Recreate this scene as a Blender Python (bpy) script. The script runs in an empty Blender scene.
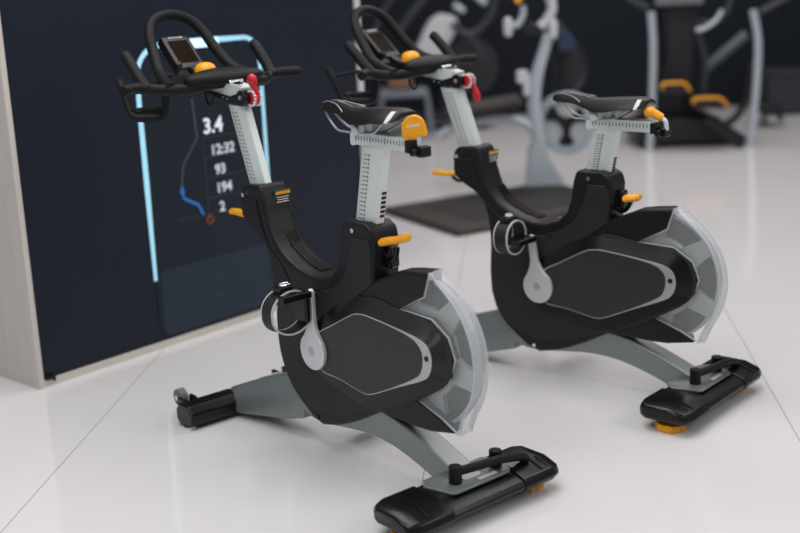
import bpy, bmesh, math, random
from mathutils import Vector, Matrix
random.seed(4)
S = bpy.context.scene
COL = S.collection
PI = math.pi

# ---------------------------------------------------------------- camera
PH, RO, HC, FPX = 0.25023, -0.04284, 1.35933, 1221.5
cam_d = bpy.data.cameras.new('camera'); cam = bpy.data.objects.new('camera', cam_d); COL.objects.link(cam)
fw = Vector((0, math.cos(PH), -math.sin(PH))); up0 = Vector((0, math.sin(PH), math.cos(PH))); rt0 = Vector((1, 0, 0))
rt = rt0 * math.cos(RO) + up0 * math.sin(RO)
upv = -rt0 * math.sin(RO) + up0 * math.cos(RO)
M = Matrix(((rt.x, upv.x, -fw.x), (rt.y, upv.y, -fw.y), (rt.z, upv.z, -fw.z))).to_4x4()
M.translation = Vector((0, 0, HC)); cam.matrix_world = M
cam_d.sensor_width = 36; cam_d.lens = 36 * FPX / 800; cam_d.clip_end = 60
cam_d.dof.use_dof = True; cam_d.dof.focus_distance = 3.3; cam_d.dof.aperture_fstop = 1.5
S.camera = cam

# ---------------------------------------------------------------- world, light, exposure
wd = bpy.data.worlds.new('world'); S.world = wd; wd.use_nodes = True
wd.node_tree.nodes['Background'].inputs[0].default_value = (0.80, 0.87, 1.0, 1)
wd.node_tree.nodes['Background'].inputs[1].default_value = 0.24
def area(name, loc, size, power, color=(1, 1, 1), rot=(0, 0, 0)):
    l = bpy.data.lights.new(name, 'AREA'); l.shape = 'RECTANGLE'; l.size, l.size_y = size
    l.energy = power; l.color = color
    o = bpy.data.objects.new(name, l); COL.objects.link(o); o.location = loc; o.rotation_euler = rot
    return o
area('ceiling_light', (-0.6, 3.6, 3.6), (2.6, 2.6), 84, (1.0, 0.95, 0.93))
area('ceiling_light', (2.6, 5.4, 3.8), (2.4, 2.4), 50, (1.0, 0.92, 0.89))
area('ceiling_light', (1.2, 8.2, 3.8), (3.6, 1.6), 75, (1.0, 0.92, 0.89))
area('ceiling_light', (-1.0, 0.4, 3.6), (2.6, 1.4), 60, (1.0, 0.98, 0.95))
area('ceiling_light', (4.0, 1.5, 3.2), (2.0, 2.0), 46, (1.0, 0.94, 0.91), (0, math.radians(35), 0))
S.view_settings.view_transform = 'Standard'; S.view_settings.look = 'None'
S.view_settings.gamma = 1; S.view_settings.exposure = 0.07
S.view_settings.use_curve_mapping = False

# ---------------------------------------------------------------- materials
def mat(name, color, rough=0.5, metal=0.0, bump=None, emit=None, alpha=None, coat=0, spec=None, var=None):
    m = bpy.data.materials.new(name); m.use_nodes = True; nt = m.node_tree; b = nt.nodes['Principled BSDF']
    b.inputs['Base Color'].default_value = (*color, 1); b.inputs['Roughness'].default_value = rough
    b.inputs['Metallic'].default_value = metal
    if coat: b.inputs['Coat Weight'].default_value = coat; b.inputs['Coat Roughness'].default_value = 0.08
    if spec is not None: b.inputs['Specular IOR Level'].default_value = spec
    if emit: b.inputs['Emission Color'].default_value = (*emit[0], 1); b.inputs['Emission Strength'].default_value = emit[1]
    if alpha is not None: b.inputs['Alpha'].default_value = alpha
    tc = nt.nodes.new('ShaderNodeTexCoord'); nz = nt.nodes.new('ShaderNodeTexNoise')
    nt.links.new(tc.outputs['Object'], nz.inputs['Vector'])
    nz.inputs['Scale'].default_value = bump[0] if bump else 30; nz.inputs['Detail'].default_value = 4
    if bump:
        bp = nt.nodes.new('ShaderNodeBump'); bp.inputs['Strength'].default_value = bump[1]; bp.inputs['Distance'].default_value = 0.002
        nt.links.new(nz.outputs['Fac'], bp.inputs['Height']); nt.links.new(bp.outputs['Normal'], b.inputs['Normal'])
    mr = nt.nodes.new('ShaderNodeMapRange'); mr.inputs['To Min'].default_value = max(0.02, rough - 0.05); mr.inputs['To Max'].default_value = min(1, rough + 0.05)
    nt.links.new(nz.outputs['Fac'], mr.inputs['Value']); nt.links.new(mr.outputs['Result'], b.inputs['Roughness'])
    if var:
        mx = nt.nodes.new('ShaderNodeMix'); mx.data_type = 'RGBA'
        mx.inputs[6].default_value = (*color, 1); mx.inputs[7].default_value = (*var, 1)
        nt.links.new(nz.outputs['Fac'], mx.inputs[0]); nt.links.new(mx.outputs[2], b.inputs['Base Color'])
    return m
SHELL = mat('black_shell_plastic', (0.010, 0.0105, 0.012), 0.40, bump=(900, 0.15), spec=0.26)
COVER = mat('charcoal_cover_plastic', (0.022, 0.0225, 0.024), 0.5, bump=(1200, 0.2), spec=0.25)
GLOSS = mat('gloss_black_plastic', (0.006, 0.006, 0.007), 0.24, spec=0.35)
RUBBER = mat('black_rubber_grip', (0.009, 0.009, 0.010), 0.5, bump=(600, 0.3), spec=0.2)
VINYL = mat('black_saddle_vinyl', (0.010, 0.009, 0.009), 0.38, bump=(700, 0.25), spec=0.25)
SILVER = mat('pale_silver_paint', (0.68, 0.74, 0.72), 0.38, 0.15)
CRANK = mat('satin_aluminium', (0.72, 0.745, 0.755), 0.42, 0.4)
GREY = mat('grey_green_metallic_paint', (0.235, 0.265, 0.262), 0.33, 0.5)
TRIM = mat('silver_panel_trim', (0.50, 0.52, 0.53), 0.35, 0.5)
CHROME = mat('chrome', (0.75, 0.76, 0.78), 0.18, 1.0)
ORANGE = mat('orange_yellow_plastic', (0.95, 0.40, 0.008), 0.38)
REDM = mat('red_plastic', (0.62, 0.012, 0.03), 0.3)
WHITE = mat('white_print', (0.75, 0.75, 0.75), 0.5)
DARKMARK = mat('dark_print', (0.10, 0.12, 0.12), 0.6)
FLY = mat('brushed_flywheel_metal', (0.44, 0.48, 0.47), 0.45, 0.35)
FLYDARK = mat('flywheel_recess', (0.03, 0.034, 0.034), 0.5, 0.1)
GUARD = mat('clear_guard_plastic', (0.80, 0.84, 0.84), 0.25, alpha=0.13, spec=0.4)
RIMW = mat('frosted_guard_rim', (0.72, 0.75, 0.78), 0.3, alpha=0.30)
LIP = mat('clear_guard_edge', (0.70, 0.73, 0.76), 0.25, alpha=0.5)
STRAPM = mat('black_strap_webbing', (0.012, 0.012, 0.012), 0.6, bump=(400, 0.4))
SCREEN = mat('dark_screen_glass', (0.012, 0.006, 0.003), 0.3, spec=0.02)
TAGG = mat('grey_label', (0.05, 0.05, 0.05), 0.5, spec=0.2)
NAVY = mat('navy_wall_paint', (0.010, 0.0135, 0.021), 0.6, bump=(5, 0.1), spec=0.15)
PANELM = mat('navy_print_panel', (0.012, 0.0165, 0.029), 0.42, bump=(3, 0.05), spec=0.22)
WHEELM = mat('grey_caster_rubber', (0.16, 0.155, 0.15), 0.6)
BKSILV = mat('machine_silver_paint', (0.50, 0.56, 0.61), 0.35, 0.2)
BKWHITE = mat('machine_white_paint', (0.60, 0.63, 0.64), 0.4)
BKBLACK = mat('machine_black', (0.008, 0.009, 0.011), 0.5)
BKDARK = mat('machine_dark_grey', (0.045, 0.052, 0.06), 0.45, 0.2)
BKBLUE = mat('dark_blue_cover', (0.018, 0.035, 0.085), 0.5)
MATB = mat('dark_brown_rubber', (0.045, 0.035, 0.032), 0.6, bump=(60, 0.3))
MATD = mat('black_rubber_tread', (0.02, 0.018, 0.02), 0.7, bump=(60, 0.3))
BROWN = mat('brown_padding', (0.18, 0.09, 0.045), 0.6)

# carbon-like fine line pattern for the drive panel
CARBON = mat('fine_lined_charcoal_panel', (0.020, 0.0205, 0.022), 0.48)
nt = CARBON.node_tree; b = nt.nodes['Principled BSDF']; tc = nt.nodes.new('ShaderNodeTexCoord')
mp = nt.nodes.new('ShaderNodeMapping'); mp.inputs['Rotation'].default_value = (0, math.radians(35), 0)
wv = nt.nodes.new('ShaderNodeTexWave'); wv.inputs['Scale'].default_value = 90; wv.bands_direction = 'Z'
mx = nt.nodes.new('ShaderNodeMix'); mx.data_type = 'RGBA'; mx.inputs[6].default_value = (0.014, 0.0145, 0.016, 1); mx.inputs[7].default_value = (0.030, 0.031, 0.033, 1)
nt.links.new(tc.outputs['Object'], mp.inputs[0]); nt.links.new(mp.outputs[0], wv.inputs['Vector']); nt.links.new(wv.outputs['Fac'], mx.inputs[0]); nt.links.new(mx.outputs[2], b.inputs['Base Color'])

# beige wood-grain laminate
LAMI = mat('pale_beige_laminate', (0.62, 0.56, 0.5), 0.5)
nt = LAMI.node_tree; b = nt.nodes['Principled BSDF']; tc = nt.nodes.new('ShaderNodeTexCoord')
mp = nt.nodes.new('ShaderNodeMapping'); mp.inputs['Scale'].default_value = (30, 30, 1.2)
nz = nt.nodes.new('ShaderNodeTexNoise'); nz.inputs['Scale'].default_value = 2.5; nz.inputs['Detail'].default_value = 6
mx = nt.nodes.new('ShaderNodeMix'); mx.data_type = 'RGBA'; mx.inputs[6].default_value = (0.58, 0.53, 0.48, 1); mx.inputs[7].default_value = (0.70, 0.655, 0.60, 1)
nt.links.new(tc.outputs['Object'], mp.inputs[0]); nt.links.new(mp.outputs[0], nz.inputs['Vector']); nt.links.new(nz.outputs['Fac'], mx.inputs[0]); nt.links.new(mx.outputs[2], b.inputs['Base Color'])

# white polished tile floor with thin seams
FLOOR = mat('polished_white_tile', (0.80, 0.79, 0.80), 0.10)
nt = FLOOR.node_tree; b = nt.nodes['Principled BSDF']; b.inputs['Specular IOR Level'].default_value = 0.6
tc = nt.nodes.new('ShaderNodeTexCoord'); mp = nt.nodes.new('ShaderNodeMapping')
nt.links.new(tc.outputs['Object'], mp.inputs[0])
sx = nt.nodes.new('ShaderNodeSeparateXYZ'); nt.links.new(mp.outputs[0], sx.inputs[0])
def seam(out, period, width):
    a = nt.nodes.new('ShaderNodeMath'); a.operation = 'PINGPONG'; a.inputs[1].default_value = period / 2
    nt.links.new(out, a.inputs[0])
    c = nt.nodes.new('ShaderNodeMath'); c.operation = 'LESS_THAN'; c.inputs[1].default_value = width / 2
    nt.links.new(a.outputs[0], c.inputs[0]); return c.outputs[0]
s1 = seam(sx.outputs['X'], 1.035, 0.0028)
mx = nt.nodes.new('ShaderNodeMix'); mx.data_type = 'RGBA'
mx.inputs[7].default_value = (0.34, 0.33, 0.33, 1)
nz = nt.nodes.new('ShaderNodeTexNoise'); nz.inputs['Scale'].default_value = 0.9; nz.inputs['Detail'].default_value = 3
nt.links.new(tc.outputs['Object'], nz.inputs['Vector'])
m2 = nt.nodes.new('ShaderNodeMix'); m2.data_type = 'RGBA'; m2.inputs[6].default_value = (0.73, 0.722, 0.722, 1); m2.inputs[7].default_value = (0.80, 0.785, 0.782, 1)
nt.links.new(nz.outputs['Fac'], m2.inputs[0]); nt.links.new(m2.outputs[2], mx.inputs[6])
nt.links.new(s1, mx.inputs[0]); nt.links.new(mx.outputs[2], b.inputs['Base Color'])

# ---------------------------------------------------------------- mesh helpers
class MB:
    """collects shapes, then links them as one mesh object"""
    def __init__(s): s.v = []; s.f = []; s.mi = []; s.cur = 0
    def add(s, vs, fs):
        o = len(s.v); s.v += [tuple(v) for v in vs]; s.f += [tuple(i + o for i in f) for f in fs]; s.mi += [s.cur] * len(fs); return s
    def box(s, c, d, R=None):
        R = R or Matrix.Identity(3); c = Vector(c); vs = []
        for x in (-.5, .5):
            for y in (-.5, .5):
                for z in (-.5, .5): vs.append(c + R @ Vector((x * d[0], y * d[1], z * d[2])))
        return s.add(vs, [(0, 1, 3, 2), (4, 6, 7, 5), (0, 4, 5, 1), (2, 3, 7, 6), (0, 2, 6, 4), (1, 5, 7, 3)])
    def prism(s, poly, y0, y1, taper=None):
        n = len(poly); vs = [(x, y0, z) for x, z in poly] + [(x, y1, z) for x, z in (taper or poly)]
        fs = [tuple(range(n)), tuple(range(2 * n - 1, n - 1, -1))] + [(i, i + n, (i + 1) % n + n, (i + 1) % n) for i in range(n)]
        return s.add(vs, fs)
    def tube(s, path, r, n=12, closed=False, sx=1.0, up=None, caps=True):
        P = [Vector(p) for p in path]; N = len(P); rr = r if isinstance(r, (list, tuple)) else [r] * N
        vs = []; prev = None
        for i, p in enumerate(P):
            if closed: t = P[(i + 1) % N] - P[i - 1]
            else: t = P[min(i + 1, N - 1)] - P[max(i - 1, 0)]
            t.normalize()
            if prev is None:
                a = Vector(up) if up else (Vector((0, 0, 1)) if abs(t.z) < .9 else Vector((1, 0, 0)))
            else: a = prev
            a = (a - t * a.dot(t)).normalized(); prev = a; bb = t.cross(a)
            for k in range(n):
                an = 2 * PI * k / n; vs.append(p + a * (rr[i] * math.cos(an)) + bb * (rr[i] * sx * math.sin(an)))
        fs = []
        for i in range(N if closed else N - 1):
            for k in range(n):
                j = (i + 1) % N; fs.append((i * n + k, i * n + (k + 1) % n, j * n + (k + 1) % n, j * n + k))
        if not closed and caps: fs += [tuple(range(n - 1, -1, -1)), tuple((N - 1) * n + k for k in range(n))]
        return s.add(vs, fs)
    def cyl(s, a, b, r, n=24, r2=None): return s.tube([a, b], [r, r if r2 is None else r2], n)
    def lathe(s, prof, c, axis='y', n=40):
        """prof: (radius, offset along axis), closed with caps"""
        vs = []; c = Vector(c)
        for r, h in prof:
            for k in range(n):
                a = 2 * PI * k / n; ca, sa = r * math.cos(a), r * math.sin(a)
                vs.append(c + Vector({'y': (ca, h, sa), 'z': (ca, sa, h), 'x': (h, ca, sa)}[axis]))
        fs = [(i * n + k, i * n + (k + 1) % n, (i + 1) * n + (k + 1) % n, (i + 1) * n + k) for i in range(len(prof) - 1) for k in range(n)]
        fs += [tuple(range(n)), tuple((len(prof) - 1) * n + k for k in range(n - 1, -1, -1))]
        return s.add(vs, fs)
    def loft(s, rings, closed=True, caps=True):
        n = len(rings[0]); vs = [v for r in rings for v in r]; fs = []
        for i in range(len(rings) - 1):
            for k in range(n if closed else n - 1):
                fs.append((i * n + k, i * n + (k + 1) % n, (i + 1) * n + (k + 1) % n, (i + 1) * n + k))
        if caps: fs += [tuple(range(n - 1, -1, -1)), tuple((len(rings) - 1) * n + k for k in range(n))]
        return s.add(vs, fs)
    def build(s, name, m, parent=None, bevel=0, seg=3, angle=35, origin=None, sub=0):
        me = bpy.data.meshes.new(name)
        vv = s.v if origin is None else [(x - origin[0], y - origin[1], z - origin[2]) for x, y, z in s.v]
        me.from_pydata(vv, [], s.f)
        ms = m if isinstance(m, (list, tuple)) else [m]
        for q in ms: me.materials.append(q)
        me.polygons.foreach_set('material_index', s.mi)
        bm = bmesh.new(); bm.from_mesh(me); bmesh.ops.recalc_face_normals(bm, faces=bm.faces)
        if bevel or any(len(f.verts) > 4 for f in bm.faces):
            bmesh.ops.dissolve_degenerate(bm, edges=bm.edges, dist=1e-5)
        bm.to_mesh(me); bm.free()
        me.polygons.foreach_set('use_smooth', [True] * len(me.polygons))
        try: me.set_sharp_from_angle(angle=math.radians(angle))
        except Exception: pass
        o = bpy.data.objects.new(name, me); COL.objects.link(o)
        if parent: o.parent = parent
        if origin is not None: o.location = origin
        if bevel:
            md = o.modifiers.new('bevel', 'BEVEL'); md.width = bevel; md.segments = seg; md.limit_method = 'ANGLE'; md.angle_limit = math.radians(40); md.harden_normals = True
        if sub:
            md = o.modifiers.new('sub', 'SUBSURF'); md.levels = sub; md.render_levels = sub
        return o
def smooth(pts, k=6, closed=False):
    P = [Vector(p) for p in pts]; N = len(P); out = []
    for i in range(N if closed else N - 1):
        g = (lambda j: P[j % N]) if closed else (lambda j: P[max(0, min(N - 1, j))])
        a, b_, c, d = g(i - 1), g(i), g(i + 1), g(i + 2)
        for t in range(k):
            t /= k
            out.append(.5 * ((2 * b_) + (c - a) * t + (2 * a - 5 * b_ + 4 * c - d) * t * t + (3 * b_ - a - 3 * c + d) * t ** 3))
    if not closed: out.append(P[-1])
    return out
def resample(poly, n):
    P = [Vector(p) for p in poly]; P.append(P[0]); L = [0]
    for a, b_ in zip(P, P[1:]): L.append(L[-1] + (b_ - a).length)
    out = []; j = 0
    for i in range(n):
        t = L[-1] * i / n
        while L[j + 1] < t: j += 1
        out.append(P[j].lerp(P[j + 1], (t - L[j]) / max(1e-9, L[j + 1] - L[j])))
    return out
def empty(name, loc=(0, 0, 0), rz=0):
    o = bpy.data.objects.new(name, None); COL.objects.link(o); o.location = loc; o.rotation_euler = (0, 0, rz); o.empty_display_size = .1; return o
def tag(o, label, cat, group=None):
    o['label'] = label; o['category'] = cat
    if group: o['group'] = group
    return o
def ry(a): return Matrix.Rotation(a, 3, 'Y')
def rz(a): return Matrix.Rotation(a, 3, 'Z')

# ---------------------------------------------------------------- structure
# tile seams run about 6 degrees off the camera axis
TA = math.radians(-6.0)
fl = MB(); fl.box((0, 0, -0.01), (16, 18, 0.02))
flo = fl.build('floor', FLOOR); flo['kind'] = 'structure'
flo.location = (1.0, 4.0, 0)
# object-space shift so that a seam passes through world (0.045, 3.10)
d = Vector((0.045 - 1.0, 3.10 - 4.0)); rot = Matrix.Rotation(-TA, 2)
mpf = [n for n in FLOOR.node_tree.nodes if n.type == 'MAPPING'][0]
mpf.vector_type = 'POINT'
ca, sa = math.cos(-TA), math.sin(-TA)
mpf.inputs['Rotation'].default_value = (0, 0, -TA)
mpf.inputs['Location'].default_value = (-(ca * d.x - sa * d.y), 0, 0)
w = MB(); w.box((1.0, 10.35, 1.9), (16, 0.1, 3.8)); w = w.build('wall_back', NAVY); w['kind'] = 'structure'

# ---------------------------------------------------------------- display wall unit
KA = Vector((-1.219, 3.863, 0)); KD = Vector((0.663, 0.748, 0)).normalized(); KN = Vector((KD.y, -KD.x, 0))   # KN faces the camera side
kz = math.atan2(KD.y, KD.x)
kiosk = empty('display_wall', KA, kz)     # local x along the face, local -y towards the viewer
tag(kiosk, 'free-standing navy display wall with beige wood-grain edge and a glowing screen print', 'display wall')
KW = 1.66; KH = 2.5
mb = MB(); mb.box((0.010, 0.31, KH / 2), (0.020, 0.62, KH)); mb.build('side_panel', LAMI, kiosk, bevel=.001)
mb = MB(); mb.box((KW - .012, 0.31, KH / 2), (0.024, 0.62, KH)); o = mb.build('side_panel', mat('white_edge', (0.62, 0.63, 0.62), 0.5), kiosk, bevel=.001); o['label'] = 'white right edge panel'
mb = MB(); mb.box((KW / 2, 0.31, 0.012), (KW - .044, 0.61, 0.024)); mb.build('base_trim', LAMI, kiosk, bevel=.001)
mb = MB(); mb.box((KW / 2, 0.03, KH / 2 + .012), (KW - .046, 0.03, KH - .026)); mb.build('front_panel', PANELM, kiosk)
mb = MB(); mb.box((KW / 2, 0.60, KH / 2 + .012), (KW - .046, 0.03, KH - .026)); mb.build('back_panel', PANELM, kiosk)
mb = MB(); mb.box((0.045, 0.008, 0.03), (0.03, 0.02, 0.012)).box((0.06, 0.004, 0.026), (0.006, 0.016, 0.02)); mb.build('latch', GLOSS, kiosk)
YF = 0.0125
scr = MB()      # pictured tablet: a slightly different navy field with a paler lower part
def flat(mb, poly, y, t=.001): mb.prism(poly, y, y + t); return mb
def rrect(x0, x1, z0, z1, r, k=6):
    out = []
    for cx, cz, a0 in ((x1 - r, z1 - r, 0), (x0 + r, z1 - r, 90), (x0 + r, z0 + r, 180), (x1 - r, z0 + r, 270)):
        for i in range(k + 1):
            a = math.radians(a0 + 90 * i / k); out.append((cx + r * math.cos(a), cz + r * math.sin(a)))
    return out
flat(scr, rrect(0.525, 1.10, 0.035, 1.085, .07), YF)
scr.build('printed_screen', mat('print_tablet_field', (0.0125, 0.019, 0.029), 0.4, spec=0.25), kiosk)
low = MB(); flat(low, rrect(0.545, 1.085, 0.04, 0.285, .02), YF - .001); low.build('printed_lower_field', mat('print_lower_field', (0.017, 0.032, 0.050), 0.35, spec=0.3), kiosk)
ring = MB(); ring.cur = 0
pr = [(0.805 + .033 * math.cos(a * PI / 16), YF - .002, .17 + .033 * math.sin(a * PI / 16)) for a in range(32)]
ring.tube(pr, .0022, 6, closed=True, up=(0, 1, 0)); ring.build('printed_button', mat('print_ring', (0.03, 0.05, 0.065), 0.4), kiosk)
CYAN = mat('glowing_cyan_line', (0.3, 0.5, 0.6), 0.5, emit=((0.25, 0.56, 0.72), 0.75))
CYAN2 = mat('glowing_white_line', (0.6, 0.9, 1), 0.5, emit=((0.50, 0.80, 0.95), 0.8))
def ribbon(mb, pts, wd_, y, t=.0012):
    P = [Vector((p[0], p[1])) for p in pts]; L = []; R = []
    for i, p in enumerate(P):
        t_ = (P[min(i + 1, len(P) - 1)] - P[max(i - 1, 0)]).normalized(); n_ = Vector((-t_.y, t_.x)); w_ = wd_[i] if isinstance(wd_, list) else wd_
        L.append(p + n_ * w_ / 2); R.append(p - n_ * w_ / 2)
    for i in range(len(P) - 1): mb.prism([L[i], L[i + 1], R[i + 1], R[i]], y, y + t)
    return mb
g = MB(); arc = [(0.63 - .105 * math.cos(a * PI / 20), 0.98 + .105 * math.sin(a * PI / 20)) for a in range(11)]
arc2 = [(1.02 + .078 * math.sin(a * PI / 20), 1.005 + .078 * math.cos(a * PI / 20)) for a in range(11)]
outl = [(0.522, 0.255), (0.522, 0.6), (0.522, 0.9)] + arc + [(0.75, 1.085), (0.9, 1.085)] + arc2 + [(1.10, 0.8), (1.10, 0.50)]
ribbon(g, outl, [.014, .022, .02] + [.018] * 11 + [.02, .02] + [.016] * 11 + [.016, .016], YF - .002); g.build('glowing_outline', CYAN, kiosk)
g = MB(); ribbon(g, [(0.64, 1.078), (0.78, 1.080), (0.9, 1.078)], .034, YF - .003); g.build('glowing_bar', CYAN2, kiosk)
def text(body, x, z, size, m, name='printed_number', extrude=.0006, parent=kiosk, mw=None, bold=.0014):
    cu = bpy.data.curves.new(name, 'FONT'); cu.body = body; cu.size = size; cu.extrude = extrude; cu.offset = bold * size / .06
    cu.align_x = 'CENTER'; cu.align_y = 'CENTER'
    t = bpy.data.objects.new(name, cu); COL.objects.link(t)
    dg = bpy.context.evaluated_depsgraph_get(); me = bpy.data.meshes.new_from_object(t.evaluated_get(dg))
    bpy.data.objects.remove(t); o = bpy.data.objects.new(name, me); COL.objects.link(o); me.materials.clear(); me.materials.append(m)
    o.parent = parent; o.rotation_euler = (PI / 2, 0, 0); o.location = (x, YF - .004, z) if mw is None else (0, 0, 0)
    if mw is not None: o.matrix_local = mw
    return o
NUM = mat('lit_white_number', (0.7, 0.75, 0.8), 0.5, emit=((0.75, 0.82, 0.88), 0.42))
NUM2 = mat('lit_grey_number', (0.5, 0.55, 0.6), 0.5, emit=((0.6, 0.68, 0.75), 0.42))
for s_, x, z, sz, m_ in (('3.4', .842, .775, .078, NUM), ('12:32', .880, .684, .053, NUM2), ('93', .862, .610, .052, NUM2), ('194', .873, .540, .052, NUM2), ('2', .857, .468, .052, NUM2)):
    text(s_, x, z, sz, m_)
g = MB(); ribbon(g, [(0.755, 0.885), (0.765, 0.74), (0.69, 0.65), (0.675, 0.575)], .010, YF - .002)
for z in (.735, .66, .585, .51): ribbon(g, [(0.79, z), (0.985, z)], .0025, YF - .002)
for i in range(9): ribbon(g, [(0.655 + i * .034, 0.452), (0.677 + i * .034, 0.452)], .003, YF - .002)
ribbon(g, [(0.79, 0.46), (0.79, .735)], .0025, YF - .002)
g.build('printed_chart_line', mat('print_grey_line', (0.055, 0.068, 0.082), 0.5), kiosk)
g = MB(); ribbon(g, [(0.675, 0.575), (0.68, 0.53), (0.745, 0.495), (0.765, 0.455)], .012, YF - .003)
g.lathe([(.011, -.001), (.011, .001)], (.675, YF - .003, .555), n=20)
g.build('printed_blue_line', mat('lit_blue_line', (0.02, 0.12, 0.4), 0.5, emit=((0.02, 0.16, 0.50), 0.28)), kiosk)
g = MB()
dm = [(0.795 + .017 * math.cos(a * PI / 2), .430 + .017 * math.sin(a * PI / 2)) for a in range(4)]
g.tube([(x, YF - .002, z) for x, z in dm], .003, 6, closed=True, up=(0, 1, 0)); g.build('printed_diamond', mat('print_orange', (0.35, 0.12, 0.03), 0.5), kiosk)

# ---------------------------------------------------------------- indoor cycle
BC = (-.045, .045)
def make_bike(saddle_dz, bar_dz, fly_phase, lever_up, yellow_up):
    """all coordinates: x towards the flywheel end, -y towards the viewer's side"""
    root = empty('indoor_cycle'); LOW = fly_phase > 40
    # --- mast / beam / saddle pillar shell
    poly = [(-.330, .715), (-.318, .733), (-.235, .742), (-.222, .725), (-.212, .672), (-.19, .612), (-.155, .567), (-.115, .545), (-.07, .527), (-.02, .515), (.03, .513),
            (.075, .525), (.108, .555), (.124, .600), (.132, .655), (.142, .688), (.155, .694), (.235, .697), (.262, .683), (.270, .655), (.262, .53), (.20, .44), (.1, .36), (-.17, .36),
            (-.188, .42), (-.185, .47), (-.193, .52), (-.212, .562), (-.245, .59), (-.29, .613), (-.327, .635), (-.334, .66)]
    mb = MB(); mb.prism(poly, -.046, .046); mb.build('frame_shell', SHELL, root, bevel=.011, seg=4, angle=50)
    # near side cover plates leave a dark seam around them
    mb = MB()
    mb.prism([(-.326, .70), (-.250, .700), (-.235, .64), (-.205, .57), (-.150, .527), (-.110, .48), (-.12, .40), (-.18, .40), (-.182, .47), (-.19, .52), (-.208, .565), (-.24, .594), (-.29, .618), (-.322, .645)], -.0505, -.04)
    mb.build('mast_side_cover', SHELL, root, bevel=.003)
    mb = MB()
    mb.prism([(.190, .652), (.252, .655), (.262, .63), (.258, .54), (.16, .47), (.03, .478), (.09, .500), (.140, .535), (.168, .585)], -.0505, -.04)
    mb.build('pillar_side_cover', COVER, root, bevel=.003)
    for (x, z) in ((-.312, .705), (.192, .672)): MB().lathe([(.0065, 0), (.0065, .004)], (x, -.0515, z), n=14).build('bolt', CHROME, root)
    # ridges across the beam
    mb = MB()
    for i in range(5):
        yy = .004 + i * .0085
        pts = smooth([(-.185, yy, .610), (-.152, yy, .5735), (-.112, yy, .5505), (-.068, yy, .5325), (-.02, yy, .5205)], 5)
        mb.tube([p - Vector((.0010, 0, .0014)) for p in pts], .0022, 6)
    mb.build('grip_rib', mat('brown_black_rib', (0.016, 0.010, 0.008), .4, spec=.25) if 'brown_black_rib' not in bpy.data.materials else bpy.data.materials['brown_black_rib'], root)
    # sticker on the mast head's rear face
    R = ry(math.radians(12)); c = Vector((-.2225, 0.020, .702))
    mb = MB(); mb.box(c + Vector((.0065, 0, 0)), (.004, .056, .042), ry(math.radians(12))); mb.build('warning_sticker', TAGG, root, bevel=.0008)
    mb = MB(); mb.box(c + Vector((.0105, 0, .0125)), (.003, .050, .009), R); mb.build('sticker_stripe', ORANGE, root)
    mb = MB()
    for k in range(3): mb.box(c + Vector((.0092 , 0, -.0005 - k * .007)), (.0028, .040 - .006 * (k % 2), .0018), R)
    mb.build('sticker_print', WHITE, root)
    # --- drive housing
    cx, cz = .02, .31
    front = [(-.19, .40), (-.194, .33), (-.190, .26), (-.172, .205), (-.137, .158), (-.092, .122), (-.045, .092), (.0, .080), (.055, .093), (.11, .113), (.17, .140), (.26, .188), (.33, .186), (.40, .185), (.46, .188), (.52, .200), (.560, .207)]
    ginner = [(.505, .238), (.415, .268)]
    lobe = [(.535, .335), (.562, .40), (.54, .452), (.48, .487)]
    top = [(.365, .492), (.458, .540), (.481, .605), (.40, .597), (.355, .589), (.33, .578), (.28, .557), (.236, .540), (.19, .515), (.05, .50), (-.10, .49), (-.175, .45)]
    mb = MB(); far = [(x if x < .43 else .43 + (x - .43) * .72, z) for x, z in front + ginner + lobe + top]; mb.prism(front + ginner + lobe + top, -.044, .020, taper=far); mb.build('drive_housing', SHELL, root, bevel=.010, seg=3, angle=50)
    # near round drive cover, one continuous plate
    P = [Vector(p) for p in [(-.178, .40), (-.184, .33), (-.178, .265), (-.158, .213), (-.122, .170), (-.075, .140), (-.02, .125), (.05, .125), (.13, .145), (.22, .182), (.32, .215), (.415, .262), (.53, .332), (.556, .40), (.535, .449), (.478, .482), (.37, .492), (.25, .505), (.15, .485), (.05, .475), (-.06, .470), (-.14, .45)]]
    P = [(p.x, p.y) for p in smooth(P, 3, closed=True)]
    mb = MB(); mb.prism(P, -.049, -.035); mb.build('drive_cover', COVER, root, bevel=.003)
    # ridged collar stepping from the plate up to the centre panel
    pin = smooth([(.02, .352), (.10, .402), (.185, .447), (.215, .455), (.25, .457), (.35, .449), (.44, .439), (.482, .424), (.497, .392), (.487, .352), (.456, .328), (.36, .287), (.26, .243), (.225, .235), (.195, .238), (.12, .250), (.03, .262)], 4, closed=True)
    pout = smooth([(-.02, .365), (.08, .440), (.175, .492), (.225, .502), (.27, .500), (.36, .492), (.465, .483), (.522, .455), (.546, .397), (.530, .338), (.475, .305), (.38, .252), (.28, .205), (.225, .190), (.175, .195), (.10, .212), (-.01, .245)], 4, closed=True)
    A = resample(pin, 120); Bq = resample(pout, 120); rings = []
    K = 8
    for k in range(K + 1):
        for h in ((0, 1) if k < K else (0,)):
            t = min(1.0, k / K + (0.8 / K if h else 0)); yy = -.060 + .012 * (k / K)
            rings.append([(a.x + (b2.x - a.x) * t, yy, a.y + (b2.y - a.y) * t) for a, b2 in zip(A, Bq)])
    mb = MB(); mb.loft(rings, caps=True); mb.build('ridged_collar', GLOSS, root, angle=20)
    mb = MB(); mb.prism([(p.x, p.y) for p in A], -.0625, -.055); mb.build('panel_trim', TRIM, root, bevel=.0012)
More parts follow.
